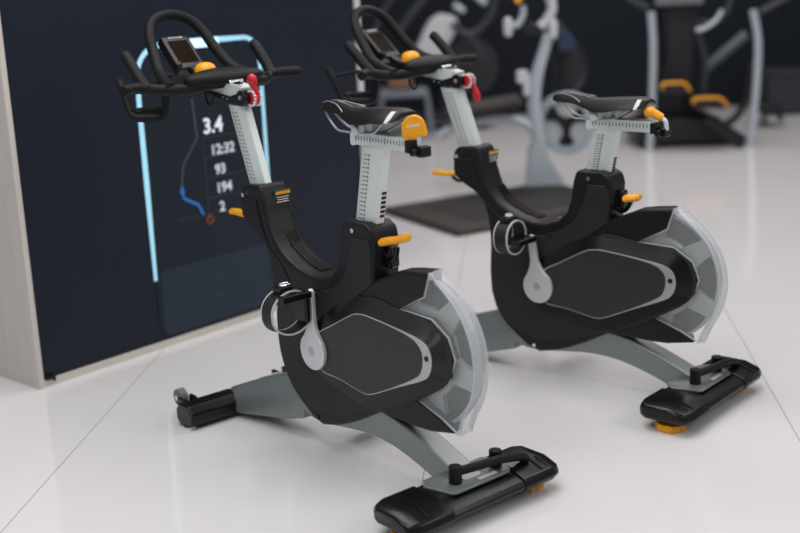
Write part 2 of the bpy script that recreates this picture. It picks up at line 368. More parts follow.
    inn = smooth([(.022, .349), (.10, .399), (.186, .4445), (.215, .4525), (.25, .4545), (.35, .4462), (.425, .433), (.455, .414), (.464, .391), (.458, .357), (.436, .332), (.35, .2865), (.26, .2457), (.225, .2375), (.195, .2405), (.12, .2525), (.032, .265)], 4, closed=True)
    mb = MB(); mb.prism([(p.x, p.y) for p in inn], -.0640, -.058); mb.build('drive_panel', CARBON, root, bevel=.0015)
    mb = MB(); mb.lathe([(.0075, 0), (.0075, .003)], (.479, -.0640, .392), n=16); mb.build('panel_bolt', GLOSS, root)
    for x, z in ((-.018, .100), (.245, .197)): MB().lathe([(.006, 0), (.006, .003)], (x, -.047, z), n=12).build('housing_bolt', GLOSS if LOW else CHROME, root)
    # --- flywheel and its clear guard
    FC = (.418, 0, .388)
    mb = MB(); R0, R1 = .121, .190
    mb.lathe([(.06, -.022), (R0, -.016), (R0 + .004, -.012), (R0 + .004, .014), (.06, .018)], (0, 0, 0), n=72)
    for k in range(6):
        a = math.radians(60 * k); h0 = math.radians(10); h1 = math.radians(7.5)
        pts = [((R0 - .006) * math.cos(a - h0 * 1.9), (R0 - .006) * math.sin(a - h0 * 1.9)), (.165 * math.cos(a - h0), .165 * math.sin(a - h0)), ((R1 + .004) * math.cos(a - h1), (R1 + .004) * math.sin(a - h1)),
               ((R1 + .004) * math.cos(a + h1), (R1 + .004) * math.sin(a + h1)), (.165 * math.cos(a + h0), .165 * math.sin(a + h0)), ((R0 - .006) * math.cos(a + h0 * 1.9), (R0 - .006) * math.sin(a + h0 * 1.9))]
        mb.prism(pts, -.017, .012)
    mb.v = [(x, y - .004, z) for x, y, z in mb.v]; fly = mb.build('flywheel', FLY, root, bevel=.0015)
    rm = MB(); rm.lathe([(R0, -.006), (R1, -.006), (R1, .014), (R0, .014)], (0, 0, 0), n=96)
    rimo = rm.build('flywheel_web', FLYDARK, fly)
    rm = MB(); n = 96; rg = []
    for r_, y_ in ((.188, -.019), (.197, -.019), (.197, -.002), (.188, -.002)):
        rg.append([(r_ * math.cos(2 * PI * i / n), y_, r_ * math.sin(2 * PI * i / n)) for i in range(n)])
    rm.loft(rg + [rg[0]], caps=False); rm.build('flywheel_rim', FLY, fly)
    fly.location = FC; fly.rotation_euler = (0, -math.radians(fly_phase), 0)
    Cg = Vector((.418, .388)); RG = .211
    a0, a1 = math.radians(70), math.radians(-47)
    a0, a1 = math.radians(74.5), math.radians(-50.4)
    arcp = [Cg + (RG + .016 * max(0, 1 - i / 7) ** 2 + .021 * max(0, (i - 34) / 6) ** 2) * Vector((math.cos(a0 + (a1 - a0) * i / 40), math.sin(a0 + (a1 - a0) * i / 40))) for i in range(41)]
    inner = [Vector(p) for p in [(.566, .209), (.507, .236), (.412, .266), (.535, .335), (.562, .40), (.54, .453), (.48, .489), (.362, .493), (.457, .541), (.479, .606)]]
    ga = arcp + inner[1:-1]
    mb = MB(); mb.prism([(p.x, p.y) for p in ga], -.0405, -.0375)
    # rim wall, wrapping to the far side
    oring = arcp
    r1 = [(p.x, -.040, p.y) for p in oring]; 
    def off(p, e): d_ = (p - Cg).normalized(); return p + d_ * e
    prof = [(-.006, -.0405), (.0, -.036), (.003, -.024), (.003, -.004), (.001, .002), (-.014, .002), (-.014, .0), (-.001, -.002), (-.003, -.036)]
    rings = [[(off(p, e).x, yy, off(p, e).y) for e, yy in prof] for p in oring]
    mb.cur = 1; mb.loft(rings); gd = mb.build('flywheel_guard', [GUARD, RIMW], root)
    mb = MB()
    path = [(p.x, -.0415, p.y) for p in [inner[-1]] + [inner[-2], inner[-3], inner[-4], inner[-5], inner[-6], inner[-7], inner[-8], inner[-9], inner[-10]]]
    mb.tube(path, .0028, 8); mb.tube([(off(p, -.004).x, -.040, off(p, -.004).y) for p in oring], .0035, 8); mb.tube([(off(p, .001).x, .001, off(p, .001).y) for p in oring], .0022, 8)
    for q in ((.484, .597), (.577, .219)): mb.lathe([(.008, 0), (.008, .006)], (q[0], -.0445, q[1]), n=16)
    mb.build('guard_edge', LIP, root)
    LOW = fly_phase > 40
    # --- crank arms: near and far
    def crank(sgn, top, name='crank_arm'):
        y0 = sgn * .062; y1 = sgn * .078; mb = MB()
        c = Vector((.017, .311)); t = Vector(top); ax = (t - c).normalized(); n_ = Vector((-ax.y, ax.x))
        out = []
        for i in range(25):
            a = math.radians(210 * i / 24 + 165) - 0; out.append(c + .054 * (ax * math.cos(a + 0) + n_ * math.sin(a)))
        # neck to the pedal end
        L = (t - c).length
        neck = [c + ax * .078 + n_ * -.0 for _ in ()]
        out = [c + .054 * (-ax * math.cos(math.radians(x)) + n_ * math.sin(math.radians(x))) for x in range(-140, 141, 10)]
        out += [c + ax * .062 + n_ * .022, c + ax * .085 + n_ * .014, c + ax * (L - .02) + n_ * .0125, c + ax * L + n_ * .010, c + ax * (L + .008), c + ax * L - n_ * .010, c + ax * (L - .02) - n_ * .0125, c + ax * .085 - n_ * .014, c + ax * .062 - n_ * .022]
        mb.prism([(p.x, p.y) for p in out], min(y0, y1), max(y0, y1)); o = mb.build(name, CRANK, root, bevel=.005, seg=3, angle=50)
        m2 = MB(); m2.lathe([(.010, 0), (.0135, .001), (.0135, .002)], (c.x, sgn * .0795 - (.0 if sgn < 0 else .002), c.y), n=20); m2.build('crank_bolt', TRIM, o)
        m3 = MB(); m3.lathe([(.058, 0), (.050, sgn * .012)], (c.x, sgn * .052, c.y), n=40); m3.build('crank_boss', GLOSS, o)
        return t
    tN = crank(-1, (.020, .483) if LOW else (-.006, .472)); tF = crank(1, (.018, .143) if LOW else (.04, .145))
    def pedal(px_, pz, sgn):
        mb = MB(); ym = sgn * .135
        o = MB().cyl((px_, sgn * .078, pz), (px_, sgn * .175, pz), .007, 12).box((px_, ym, pz), (.050, .085, .014)).box((px_ - .026, ym, pz), (.010, .095, .018)).box((px_ + .026, ym, pz), (.010, .095, .018)).box((px_, ym - sgn * .04, pz), (.05, .010, .018)).box((px_, ym + sgn * .04, pz), (.05, .010, .018)).build('pedal', GLOSS, root, bevel=.003)
        if LOW and sgn < 0: cg = MB(); cg.box((px_ - .012, ym + .040, pz - .040), (.062, .016, .085)); cg.build('toe_cage', GLOSS, o, bevel=.006)
        # toe strap: band looping under the foot area
        s = MB(); W_ = .046; N = 40
        lp = []
        ax_, az_ = (.068, .056) if LOW else (.054, .050)
        for i in range(N):
            a = 2 * PI * i / N; lp.append((ax_ * math.cos(a), az_ * math.sin(a) - (0.010 if math.sin(a) < 0 else 0)))
        up_ = 1 if sgn < 0 else -1
        cz_ = pz - .042 if LOW else pz + .014
        def band(x0, x1, k=1.0, t=.003):
            rr = []
            for (yy, zz) in lp:
                l_ = math.hypot(yy, zz)
                rr.append([(x0, ym + yy * k, cz_ + zz * k), (x1, ym + yy * k, cz_ + zz * k), (x1, ym + yy * k * (1 - t / l_), cz_ + zz * k * (1 - t / l_)), (x0, ym + yy * k * (1 - t / l_), cz_ + zz * k * (1 - t / l_))])
            return rr + [rr[0]]
        x0 = px_ - (.045 if LOW else .060)
        s.loft(band(x0, x0 + W_), caps=False); st = s.build('toe_strap', STRAPM, o)
        e = MB(); e.loft(band(x0 - .003, x0 + .0005, 1.02, .005), caps=False); e.loft(band(x0 + W_ - .0005, x0 + W_ + .003, 1.02, .005), caps=False); e.build('strap_piping', mat('white_strap_edge', (0.62, 0.64, 0.62), .5) if 'white_strap_edge' not in bpy.data.materials else bpy.data.materials['white_strap_edge'], st)
        bk = MB(); bk.box((x0 + W_ / 2, ym - .01, cz_ + az_ + .004), (.036, .045, .014)); bk.build('buckle', GLOSS, st, bevel=.003)
        bk = MB(); bk.tube([(x0 + W_ / 2 + .012 * math.cos(a), ym - .004 + .016 * math.sin(a), cz_ + az_ + .015) for a in [i * PI / 8 for i in range(16)]], .0022, 6, closed=True); bk.build('buckle_ring', CHROME, st)
    pedal(tN[0], tN[1], -1); pedal(tF[0], tF[1], 1)
    # --- spine: arched rear beam and the front beam with its cross tube
    def hollow_beam(name, topz, botz, hw):
        mb = MB(); rings = []
        for (tp, bt, h) in zip(topz, botz, hw):
            rings.append([(bt[0], -h, bt[1]), (bt[0], h, bt[1]), (tp[0], h, tp[1]), (tp[0], -h, tp[1])])
        mb.loft(rings); return mb.build(name, GREY, root, bevel=.006, seg=3, angle=50)
    tp = smooth([(-.10, .20), (.0, .19), (.12, .19), (.20, .195), (.27, .187), (.335, .172), (.41, .149), (.48, .122), (.545, .096), (.575, .084)], 3)
    bt = smooth([(-.13, .105), (-.06, .083), (.02, .085), (.09, .094), (.18, .105), (.27, .103), (.34, .091), (.42, .068), (.495, .040), (.53, .03)], 3)
    hollow_beam('rear_beam', tp, bt, [.034] * len(tp))
    mb = MB()
    # front beam: rises from the cross tube to the housing, flaring sideways towards the tube
    rings = []
    for x, zt, zb, h in smooth4([(-.475, .076, .020, .075), (-.43, .095, .018, .078), (-.37, .120, .020, .066), (-.29, .150, .030, .050), (-.20, .180, .042, .040), (-.10, .20, .070, .036)]):
        rings.append([(x, -h, zb), (x, h, zb), (x, h * .92, zb + (zt - zb) * .55), (x, h * .55, zt), (x, -h * .55, zt), (x, -h * .92, zb + (zt - zb) * .55)])
    mb.loft(rings); mb.build('front_beam', GREY, root, bevel=.006, angle=50)
    mb = MB(); mb.box((-.32, .006, .1415), (.05, .05, .0015), ry(math.radians(-19.5))); mb.build('serial_label', WHITE, root)
    sec = [(-.494, .022), (-.494, .048), (-.476, .070), (-.430, .070), (-.408, .048), (-.408, .022), (-.425, .009), (-.480, .009)]
    mb = MB(); mb.prism(sec, -.085, .085); mb.build('front_cross_tube', GREY, root, bevel=.005)
    for sg in (-1, 1):
        mb = MB(); sec2 = [(x + (-.003 if x < -.45 else .003), z + (-.003 if z < .04 else .003)) for x, z in sec]
        mb.prism(sec2, *sorted((sg * .228, sg * .045))); sl = mb.build('front_end_sleeve', GLOSS, root, bevel=.006)
        m2 = MB()
        for k in range(4): m2.box((-.456 + k * .011 - .01, sg * .15, .0735), (.003, .13, .002))
        m2.build('sleeve_rib', SHELL, sl)
        ft = MB(); ft.lathe([(.020, 0), (.020, .007), (.006, .008), (.006, .020)], (-.440, sg * .214, 0), 'z', 20); ft.build('levelling_foot', CHROME, root)
        wb = MB(); wb.box((-.515, sg * .155, .055), (.035, .012, .03)).box((-.515, sg * .195, .055), (.035, .012, .03)); wb.build('wheel_bracket', GLOSS, root, bevel=.003)
        if sg > 0: continue
        wh = MB(); wh.lathe([(.020, -.014), (.027, -.011), (.027, .011), (.020, .014)], (-.548, sg * .178, .062), 'y', 28); wo = wh.build('transport_wheel', WHEELM, root)
        hb = MB(); hb.lathe([(.008, -.017), (.008, .017)], (-.548, sg * .178, .062), 'y', 14); hb.build('wheel_hub', CHROME, wo)
    # --- rear stabiliser with end caps, plate, transport handle and feet
    RB = .570; sec = [(.490, .042), (.487, .062), (.500, .080), (.585, .080), (.638, .062), (.648, .048), (.638, .034), (.505, .032)]
    YO = -.014
    mb = MB(); mb.prism(sec, -.125 + YO, .125 + YO); mb.build('rear_stabiliser', GLOSS, root, bevel=.006)
    for sg in (-1, 1):
        secb = [(x + (.004 if x > RB else -.004), z + (.005 if z > .05 else -.002)) for x, z in sec]
        mb = MB(); r1_ = [(x, sg * .120 + YO, z) for x, z in secb]; r2_ = [(x, sg * .222 + YO, z) for x, z in secb]
        r3_ = [(RB + (x - RB) * .90, sg * .248 + YO, .055 + (z - .055) * .88) for x, z in secb]; r4_ = [(RB + (x - RB) * .72, sg * .260 + YO, .055 + (z - .055) * .66) for x, z in secb]
        mb.loft([r1_, r2_, r3_, r4_]); ec = mb.build('stabiliser_end_cap', GLOSS, root, bevel=.006, angle=50)
        m2 = MB(); m2.box((.613, sg * .195 + YO, .0775), (.045, .004, .004), ry(math.radians(19))).box((.609, sg * .218 + YO, .0785), (.045, .003, .003), ry(math.radians(19))); m2.build('cap_rib', SHELL, ec)
        # scalloped orange levelling foot
        pr_ = []
        for i in range(48):
            a = 2 * PI * i / 48; r_ = .042 + .003 * math.cos(12 * a); pr_.append((r_ * math.cos(a), r_ * math.sin(a)))
        m3 = MB(); m3.loft([[(RB - .0 + x * k, sg * .205 + YO + y * k, z) for x, y in pr_] for z, k in ((0, .92), (.003, 1), (.017, 1), (.021, .94))]); m3.build('levelling_foot', ORANGE, root, angle=30)
        m3 = MB(); m3.cyl((RB, sg * .205 + YO, .018), (RB, sg * .205 + YO, .040), .009, 12); m3.build('foot_stem', CHROME, root)
    mb = MB(); plate = [(.492, -.10), (.52, -.125), (.595, -.105), (.606, -.09), (.606, .09), (.595, .105), (.52, .125), (.492, .10)]
    mb.loft([[(x, y, z) for x, y in plate] for z in (.0795, .0865)]); mb.build('mounting_plate', GREY, root, bevel=.002)
    mb = MB(); mb.box((.588, .03, .087), (.012, .060, .002)); mb.build('plate_label', WHITE, root)
    hd = MB()
    for yy in (-.055, .085): hd.cyl((.562, yy, .083), (.562, yy, .132), .0165, 20)
    hd.tube(smooth([(.565, -.055, .116), (.578, 0, .117), (.588, .08, .115), (.590, .15, .100), (.59, .17, .085)], 4), .0115, 14); hd.build('carry_handle', RUBBER, root, bevel=.003)
    # --- adjustable posts
    def post(name, b0, b1, wx, wy, m=SILVER):
        b0, b1 = Vector(b0), Vector(b1); mb = MB(); pf = []
        n_ = 5; sec = [(-wx, -wy * .55), (-wx * .55, -wy), (wx * .55, -wy), (wx, -wy * .55), (wx, wy * .55), (wx * .55, wy), (-wx * .55, wy), (-wx, wy * .55)]
        mb.loft([[(b0.x + x, y, b0.z) for x, y in sec], [(b1.x + x, y, b1.z) for x, y in sec]]); return mb.build(name, m, root, bevel=.002)
    sd = saddle_dz
    st_, sb_ = Vector((.2475 + sd * .24, 0, .892 + sd)), Vector((.190, 0, .62))
    sp = post('saddle_post', sb_, st_, .043, .022)
    mk = MB(); dv = (st_ - sb_)
    nt_ = 16
    for i in range(nt_):
        t = .30 + .66 * i / nt_; p = sb_ + dv * t
        mk.box((p.x - .012, -.0222, p.z), (.012 if i % 2 else .018, .0012, .0018)); mk.box((p.x + .001, -.0222, p.z), (.004, .0012, .006))
    mk.build('scale_marks', DARKMARK, sp)
    mk = MB()
    for i in range(6):
        p = sb_ + dv * (.33 + .045 * i); mk.box((p.x + .0435, 0.003, p.z), (.002, .014, .007))
    mk.build('adjustment_slots', GLOSS, sp)
    bd = bar_dz
    mt_, mbt = Vector((-.372 + bd * -.37, 0, .957 + bd)), Vector((-.277, 0, .70))
    mp_ = post('handlebar_post', mbt, mt_, .042, .020)
    mk = MB(); dv = mt_ - mbt
    for i in range(18):
        p = mbt + dv * (.20 + .76 * i / 18); mk.box((p.x - .010, -.0202, p.z), (.012, .0012, .0018)); mk.box((p.x + .006, -.0202, p.z), (.004, .0012, .005))
    mk.build('scale_marks', DARKMARK, mp_)
    # --- yellow pop-pin levers
    lv = MB(); lv.tube((smooth([(.258, -.003, .625), (.285, -.006, .600), (.31, -.006, .612), (.318, -.006, .640)], 4) if LOW else smooth([(.258, -.003, .585), (.280, -.006, .572), (.300, -.006, .580), (.316, -.006, .606)], 4)), .007, 8); lv.build('lever_arm', GLOSS, root)
    lv = MB()
    lv.tube((smooth([(.268, -.016, .646), (.29, -.012, .652), (.315, -.006, .657), (.338, .0, .664), (.350, .002, .668)], 4) if LOW else smooth([(.292, -.010, .612), (.302, -.008, .614), (.316, -.006, .616), (.332, -.002, .618), (.345, .0, .619)], 4)), ([.007] + [.011] * 15 + [.008]) if LOW else ([.005] + [.009] * 2 + [.012] * 11 + [.009] * 2 + [.005]), 12, sx=1.7 if LOW else 2.1); lv.build('saddle_height_lever', ORANGE, root)
    kb = MB(); kb.box((.272, .012, .605), (.03, .035, .06)); kb.build('lever_housing', GLOSS, root, bevel=.008)
    lv = MB(); lv.tube(smooth([(-.325, 0, .615), (-.35, 0, .612), (-.375, 0, .628)], 4), .006, 8); lv.build('lever_arm', GLOSS, root)
    lv = MB(); lv.tube(smooth([(-.355, -.002, .636), (-.39, -.002, .632), (-.425, -.004, .634), (-.448, -.004, .632)], 4), [.006] + [.0095] * 11 + [.006], 12, sx=1.7); lv.build('handlebar_height_lever', ORANGE, root)
    # --- saddle slider, clamp and lever
    z0 = .892 + sd
    mb = MB(); mb.prism([(.166, z0 + .002), (.166, z0 + .028), (.178, z0 + .034), (.385, z0 + .034), (.393, z0 + .028), (.393, z0 + .004), (.385, z0), (.185, z0), (.172, z0 - .004)], -.022, .022); sl = mb.build('saddle_slider', SILVER, root, bevel=.003)
    mk = MB()
    for i in range(17): mk.box((.192 + i * .0115, -.0224, z0 + .019), (.0024, .0012, .010 if i % 5 else .015))
    mk.build('scale_marks', DARKMARK, sl)
    mk = MB(); mk.box((.398, -.012, z0 + .014), (.018, .036, .032)).box((.418, .006, z0 + .0), (.024, .034, .026)).cyl((.410, -.026, z0 + .0), (.410, .026, z0 + .0), .010, 14); mk.build('slider_clamp', GLOSS, sl, bevel=.003)
    mk = MB()
    if yellow_up:   # tall rounded fan lever standing up
        ctr = (.398, -.004, z0 + .058); pr_ = [(-.027, -.026), (-.030, .0), (-.026, .016), (-.012, .028), (.006, .031), (.022, .022), (.030, .004), (.034, -.016), (.024, -.022), (.012, -.020), (.004, -.032), (-.012, -.034)]
        Rm = rz(math.radians(38))
        pts = smooth([(x, z) for x, z in pr_], 3, closed=True)
        for yy in (0,):
            r1_ = [Vector(ctr) + Rm @ Vector((p.x, -.007, p.y)) for p in pts]; r2_ = [Vector(ctr) + Rm @ Vector((p.x, .007, p.y)) for p in pts]
            mk.loft([r1_, r2_])
        lo = mk.build('slider_lever', ORANGE, sl, bevel=.004)
        t_ = MB()
        for i in range(6): t_.box(Vector(ctr) + Rm @ Vector((-.014 + i * .0055, -.0075, .003 + .001 * i)), (.003, .001, .006), Rm)
        t_.build('lever_lettering', WHITE, lo)
        sc = MB(); sc.cyl((.405, .004, z0 + .014), (.405, .004, z0 + .04), .007, 10); sc.build('lever_stem', SILVER, sl)
    else:
        mk.tube(smooth([(.368, -.01, z0 + .062), (.378, -.01, z0 + .061), (.392, -.006, z0 + .055), (.405, -.002, z0 + .047), (.412, 0, z0 + .042)], 4), [.010] + [.0155] * 6 + [.013] * 9 + [.010], 14, sx=1.2); mk.build('slider_lever', ORANGE, sl)
        sc = MB(); sc.tube(smooth([(.405, 0, z0 + .045), (.424, 0, z0 + .034), (.428, 0, z0 + .008)], 4), .007, 10); sc.build('lever_stem', SILVER, sl)
    # --- saddle
    zs = .996 + sd
    stn = []   # x, half width, top z, side drop, under z
    for x, hw, zt, dr in [(.024, .007, -.018, .006), (.030, .015, -.010, .018), (.045, .021, -.003, .027), (.07, .024, .002, .032), (.11, .027, .001, .036), (.15, .034, -.005, .044), (.185, .046, -.008, .056), (.22, .056, -.007, .059), (.26, .063, -.004, .055), (.30, .066, -.001, .047), (.335, .065, .001, .041), (.358, .057, .000, .038), (.370, .045, -.004, .030), (.376, .034, -.010, .018)]:
        stn.append((x + .014 * (1 - x / .38), hw, zs + zt * .7, dr * (.78 if .1 < x < .33 else .92)))
    rings = []
    for x, hw, zt, dr in stn:
        r_ = []
        for k in range(13):
            a = PI * k / 12; yy = -hw * math.cos(a); r_.append((x, yy, zt - dr * (abs(math.cos(a)) ** 2.4) - (.006 if abs(yy) < .012 and hw > .04 else 0)))
        for k in range(11):
            yy = hw * .86 * math.cos(PI * (k + 1) / 12); r_.append((x, yy, zt - dr * .82 - .004 + .010 * (1 - abs(yy / hw))))
        rings.append(r_)
    mb = MB(); mb.loft(rings); sa = mb.build('saddle', VINYL, root, sub=1, angle=180)
    mk = MB()
    for sg in (-1, 1):
        mk.tube(smooth([(.044, sg * .009, zs - .0065), (.07, sg * .014, zs - .0005), (.11, sg * .018, zs - .005), (.14, sg * .026, zs - .016), (.152, sg * .031, zs - .022)], 4), .0010, 6)
        mk.tube(smooth([(.11, sg * .008, zs + .0015), (.15, sg * .011, zs - .004), (.18, sg * .017, zs - .008)], 4), .0009, 6)
    mk.build('saddle_piping', TRIM, sa)
    mk = MB()
    for sg in (-1,):
        r_ = []
        for x in (.350, .361):
            pr_ = []
            for k in range(1, 5):
                a = PI * k / 12; hw = .0612 - (x - .350) * .75; dr = .0365; pr_.append((x, -hw * math.cos(a) - .0012, zs + .0005 - dr * abs(math.cos(a)) ** 2.4))
            r_.append(pr_ + [(p[0], p[1] + .004, p[2] - .001) for p in reversed(pr_)])
        mk.loft(r_)
    mk.build('saddle_tag', WHITE, sa)
    mk = MB()
    for sg in (-1, 1):
        mk.tube(smooth([(.055, sg * .012, zs - .026), (.080, sg * .016, zs - .050), (.115, sg * .021, zs - .070), (.15, sg * .022, zs - .073), (.25, sg * .022, zs - .071), (.285, sg * .026, zs - .058), (.325, sg * .040, zs - .034)], 5), .0029, 8)
    mk.build('saddle_rail', TRIM, sa)
    mk = MB(); mk.cyl((.20, -.034, zs - .066), (.20, .034, zs - .066), .0125, 18).box((.20, 0, zs - .060), (.05, .05, .02)).box((.235, 0, zs - .058), (.03, .030, .03)); mk.build('saddle_clamp', SILVER, root, bevel=.003)
    # --- handlebar slider
    zh = .970 + bd; n0 = len(COL.objects)
    before = set(COL.objects)
    mb = MB(); mb.prism([(-.535, zh + .028), (-.535, zh + .040), (-.49, zh + .048), (-.335, zh + .048), (-.30, zh + .040), (-.300, zh + .004), (-.35, zh + .004)], -.021, .021); hs = mb.build('handlebar_slider', SILVER, root, bevel=.002)
    mk = MB(); mk.prism([(-.530, zh + .022), (-.36, zh - .004), (-.31, zh - .008), (-.29, zh + .0), (-.29, zh + .024), (-.32, zh + .022), (-.36, zh + .012), (-.53, zh + .030)], -.026, .026); mk.lathe([(.023, -.028), (.023, .028)], (-.298, 0, zh + .010), 'y', 30); mk.build('slider_rail', GLOSS, root, bevel=.002)
    for r_, x, z, y in ((.0065, -.298, .012, -.031), (.003, -.37, .004, -.0275), (.003, -.39, .008, -.0275)): MB().lathe([(r_, 0), (r_, .003)], (x, y, zh + z), 'y', 12).build('clamp_bolt', CHROME, root)
    mk = MB(); mk.box((-.335, -.014, zh + .050), (.058, .008, .010), ry(math.radians(-6))); mk.cyl((-.36, -.024, zh + .052), (-.36, .024, zh + .052), .007, 12); mk.build('clamp_screw', CHROME, root, bevel=.002)
    # red quick lever: hub with white toothed rings, plus blade
    hub = MB(); hub.lathe([(.018, -.002), (.020, -.001), (.020, .015), (.018, .016)], (-.272, -.006, zh + .010), 'y', 26); hubo = hub.build('quick_lever_hub', REDM, root)
    hub = MB()
    for yy in (-.009, .011):
        for k in range(14):
            a = 2 * PI * k / 14; hub.box((-.272 + .0215 * math.cos(a), yy, zh + .010 + .0215 * math.sin(a)), (.005, .006, .0055), ry(-a))
    hub.build('hub_teeth', WHITE, hubo)
    lv = MB()
    if lever_up: lv.tube(smooth([(-.258, .006, zh + .022), (-.264, .004, zh + .036), (-.272, .002, zh + .048), (-.272, .0, zh + .062), (-.262, -.002, zh + .072)], 4), [.008, .008, .008, .008, .008, .009, .010, .012, .014, .016, .017, .018, .018, .017, .015, .012, .006], 12, sx=.75)
    else: lv.tube(smooth([(-.256, .010, zh + .0), (-.250, .012, zh - .020), (-.246, .014, zh - .040), (-.244, .014, zh - .058)], 4), [.006, .007, .008, .009, .010, .012, .013, .014, .014, .013, .011, .009, .004], 12, sx=.8)
    lv.build('quick_lever', REDM, hubo)
    for o_ in set(COL.objects) - before:
        if o_.parent is root: o_.location.x -= .024
    # --- handlebar: cross bar with bull horns, aero loop, centre pad
    hz = bd
    half = [(-.428, .05, 1.020), (-.440, .10, 1.013), (-.458, .14, 1.009), (-.490, .18, 1.010), (-.517, .215, 1.016), (-.515, .255, 1.021), (-.484, .306, 1.020)]
    path = smooth([(x, -y, z + hz) for x, y, z in half[::-1]] + [(-.424, 0, 1.024 + hz)] + [(x, y, z + hz) for x, y, z in half], 5)
    nP = len(path); rad = []
    for i, p in enumerate(path):
        rad.append(.0165 + (.004 * max(0, 1 - abs(p.y) / .1)) if abs(p.y) < .1 else .0165)
    rad[0] = rad[-1] = .013
    mb = MB(); mb.tube(path, rad, 14); hb_ = mb.build('handlebar', RUBBER, root)
    for sg in (-1, 1):
        pts = smooth([(-.512, sg * .216, 1.014 + hz), (-.540, sg * .222, 1.040 + hz), (-.580, sg * .2235, 1.080 + hz), (-.617, sg * .2235, 1.112 + hz)], 5)
        mb = MB(); mb.tube(pts, [.017] * (len(pts) - 1) + [.013], 14); mb.build('bull_horn', RUBBER, hb_)
    lp = [(-.465, -.165, 1.014), (-.50, -.155, 1.020), (-.545, -.142, 1.030), (-.60, -.124, 1.052), (-.65, -.108, 1.100), (-.69, -.094, 1.150), (-.716, -.072, 1.184), (-.730, -.040, 1.202), (-.734, 0, 1.209)]
    path = smooth([(x, y, z + hz) for x, y, z in lp] + [(x, -y, z + hz) for x, y, z in lp[-2::-1]], 5)
    mb = MB(); mb.tube(path, .0165, 14); mb.build('aero_loop', RUBBER, hb_)
    pad = []
    for y, w0, h in [(-.135, .018, .014), (-.095, .036, .022), (-.05, .050, .028), (-.02, .054, .030), (.02, .054, .030), (.05, .050, .028), (.095, .036, .022), (.135, .018, .014)]:
        r_ = []
        for k in range(14):
            a = 2 * PI * k / 14; xx = math.cos(a) * w0; zz = math.sin(a) * h
            r_.append((-.445 + xx, y, 1.034 + hz + zz - .10 * (xx + .05) * 0.4))
        pad.append(r_)
    mb = MB(); mb.loft(pad); mb.build('centre_pad', RUBBER, hb_, sub=1, angle=180)
    # yellow resistance dial in front of the pad
    mb = MB(); mb.lathe([(.031, -.012), (.033, -.004), (.032, .006), (.026, .016), (.016, .022), (.004, .024)], (-.523, -.012, 1.050 + hz), 'z', 32); mb.build('tension_dial', ORANGE, hb_)
    mb = MB(); mb.box((-.515, 0, 1.024 + hz), (.08, .10, .03)); mb.build('dial_housing', GLOSS, hb_, bevel=.008)
    # --- console
    tl = Vector((-.712, 0, 1.146 + hz)); br = Vector((-.612, 0, 1.052 + hz)); ctr = (tl + br) / 2; dd = (br - tl); ang = math.atan2(-dd.z, dd.x)
    Rc = ry(ang); L = dd.length; 
    mb = MB(); mb.box(ctr - Rc @ Vector((0, 0, .016)), (L, .096, .034), Rc); con = mb.build('console', GLOSS, root, bevel=.006)
    mb = MB(); mb.box(ctr + Rc @ Vector((.0, 0, .0012)), (L * .66, .066, .003), Rc); mb.build('console_screen', SCREEN, con)
    mb = MB(); mb.box(ctr + Rc @ Vector((L * .41, 0, .0012)), (L * .13, .076, .003), Rc); mb.build('console_key_strip', GLOSS, con)
    mb = MB()
    for i in range(6): mb.box(ctr + Rc @ Vector((-L * .42, -.020 + i * .008, .0018)), (.0045, .0045, .002), Rc)
    mb.build('console_lettering', WHITE, con)
    mb = MB()
    for sg in (-1, 1): mb.box(ctr + Rc @ Vector((0, sg * .0465, -.008)), (L * .9, .002, .004), Rc)
    mb.build('console_trim', TRIM, con)
    mb = MB(); mb.tube(smooth([(-.615, 0, 1.045 + hz), (-.58, 0, 1.030 + hz), (-.53, 0, 1.020 + hz), (-.50, 0, 1.015 + hz)], 4), .016, 12); mb.cyl((-.617, -.055, 1.062 + hz), (-.617, -.040, 1.066 + hz), .010, 12); mb.build('console_arm', GLOSS, root)
    # --- bottle holder bracket hanging from the near front
    fr = [(-.755, -.175, 1.022), (-.725, -.178, .985), (-.695, -.180, .935), (-.672, -.176, .918), (-.64, -.145, .914), (-.612, -.118, .918), (-.600, -.112, .95), (-.590, -.112, 1.00), (-.575, -.107, 1.046)]
    mb = MB(); mb.tube(smooth([(x, y, z + hz) for x, y, z in fr], 4), .012, 10)
    mb.tube(smooth([(x, y, z + hz) for x, y, z in [(-.735, -.176, .998), (-.70, -.150, 1.006), (-.65, -.125, 1.012), (-.59, -.112, 1.010)]], 4), .007, 10)
    mb.tube(smooth([(x, y, z + hz) for x, y, z in [(-.675, -.18, .93), (-.70, -.13, .93), (-.655, -.10, .93), (-.612, -.116, .93)]], 4), .013, 10)
    mb.build('bottle_holder', RUBBER, root)
    mb = MB(); mb.tube(smooth([(-.53, -.01, .995 + bd), (-.535, -.01, .965 + bd), (-.515, -.01, .945 + bd), (-.495, -.01, .965 + bd), (-.47, -.01, .985 + bd)], 4), .0035, 6); mb.build('console_cable', RUBBER, root)
    return root
def smooth4(rows, k=3):
    out = []
    for i in range(len(rows) - 1):
        for t in range(k):
            t /= k; out.append(tuple(a + (b_ - a) * t for a, b_ in zip(rows[i], rows[i + 1])))
    out.append(rows[-1]); return out

bike1 = make_bike(0, 0, 47, True, True)
tag(bike1, 'nearer indoor cycle with yellow fan lever standing upright behind its saddle', 'exercise bike')
bike1.location = (-.20506, 3.26277, 0); bike1.rotation_euler = (0, 0, -.87213)
bike2 = make_bike(-.072, -.032, 35, False, False)
tag(bike2, 'farther indoor cycle on the right with its lower saddle and drooping red lever', 'exercise bike')
bike2.location = (.47165, 3.83337, 0); bike2.rotation_euler = (0, 0, -.70878)

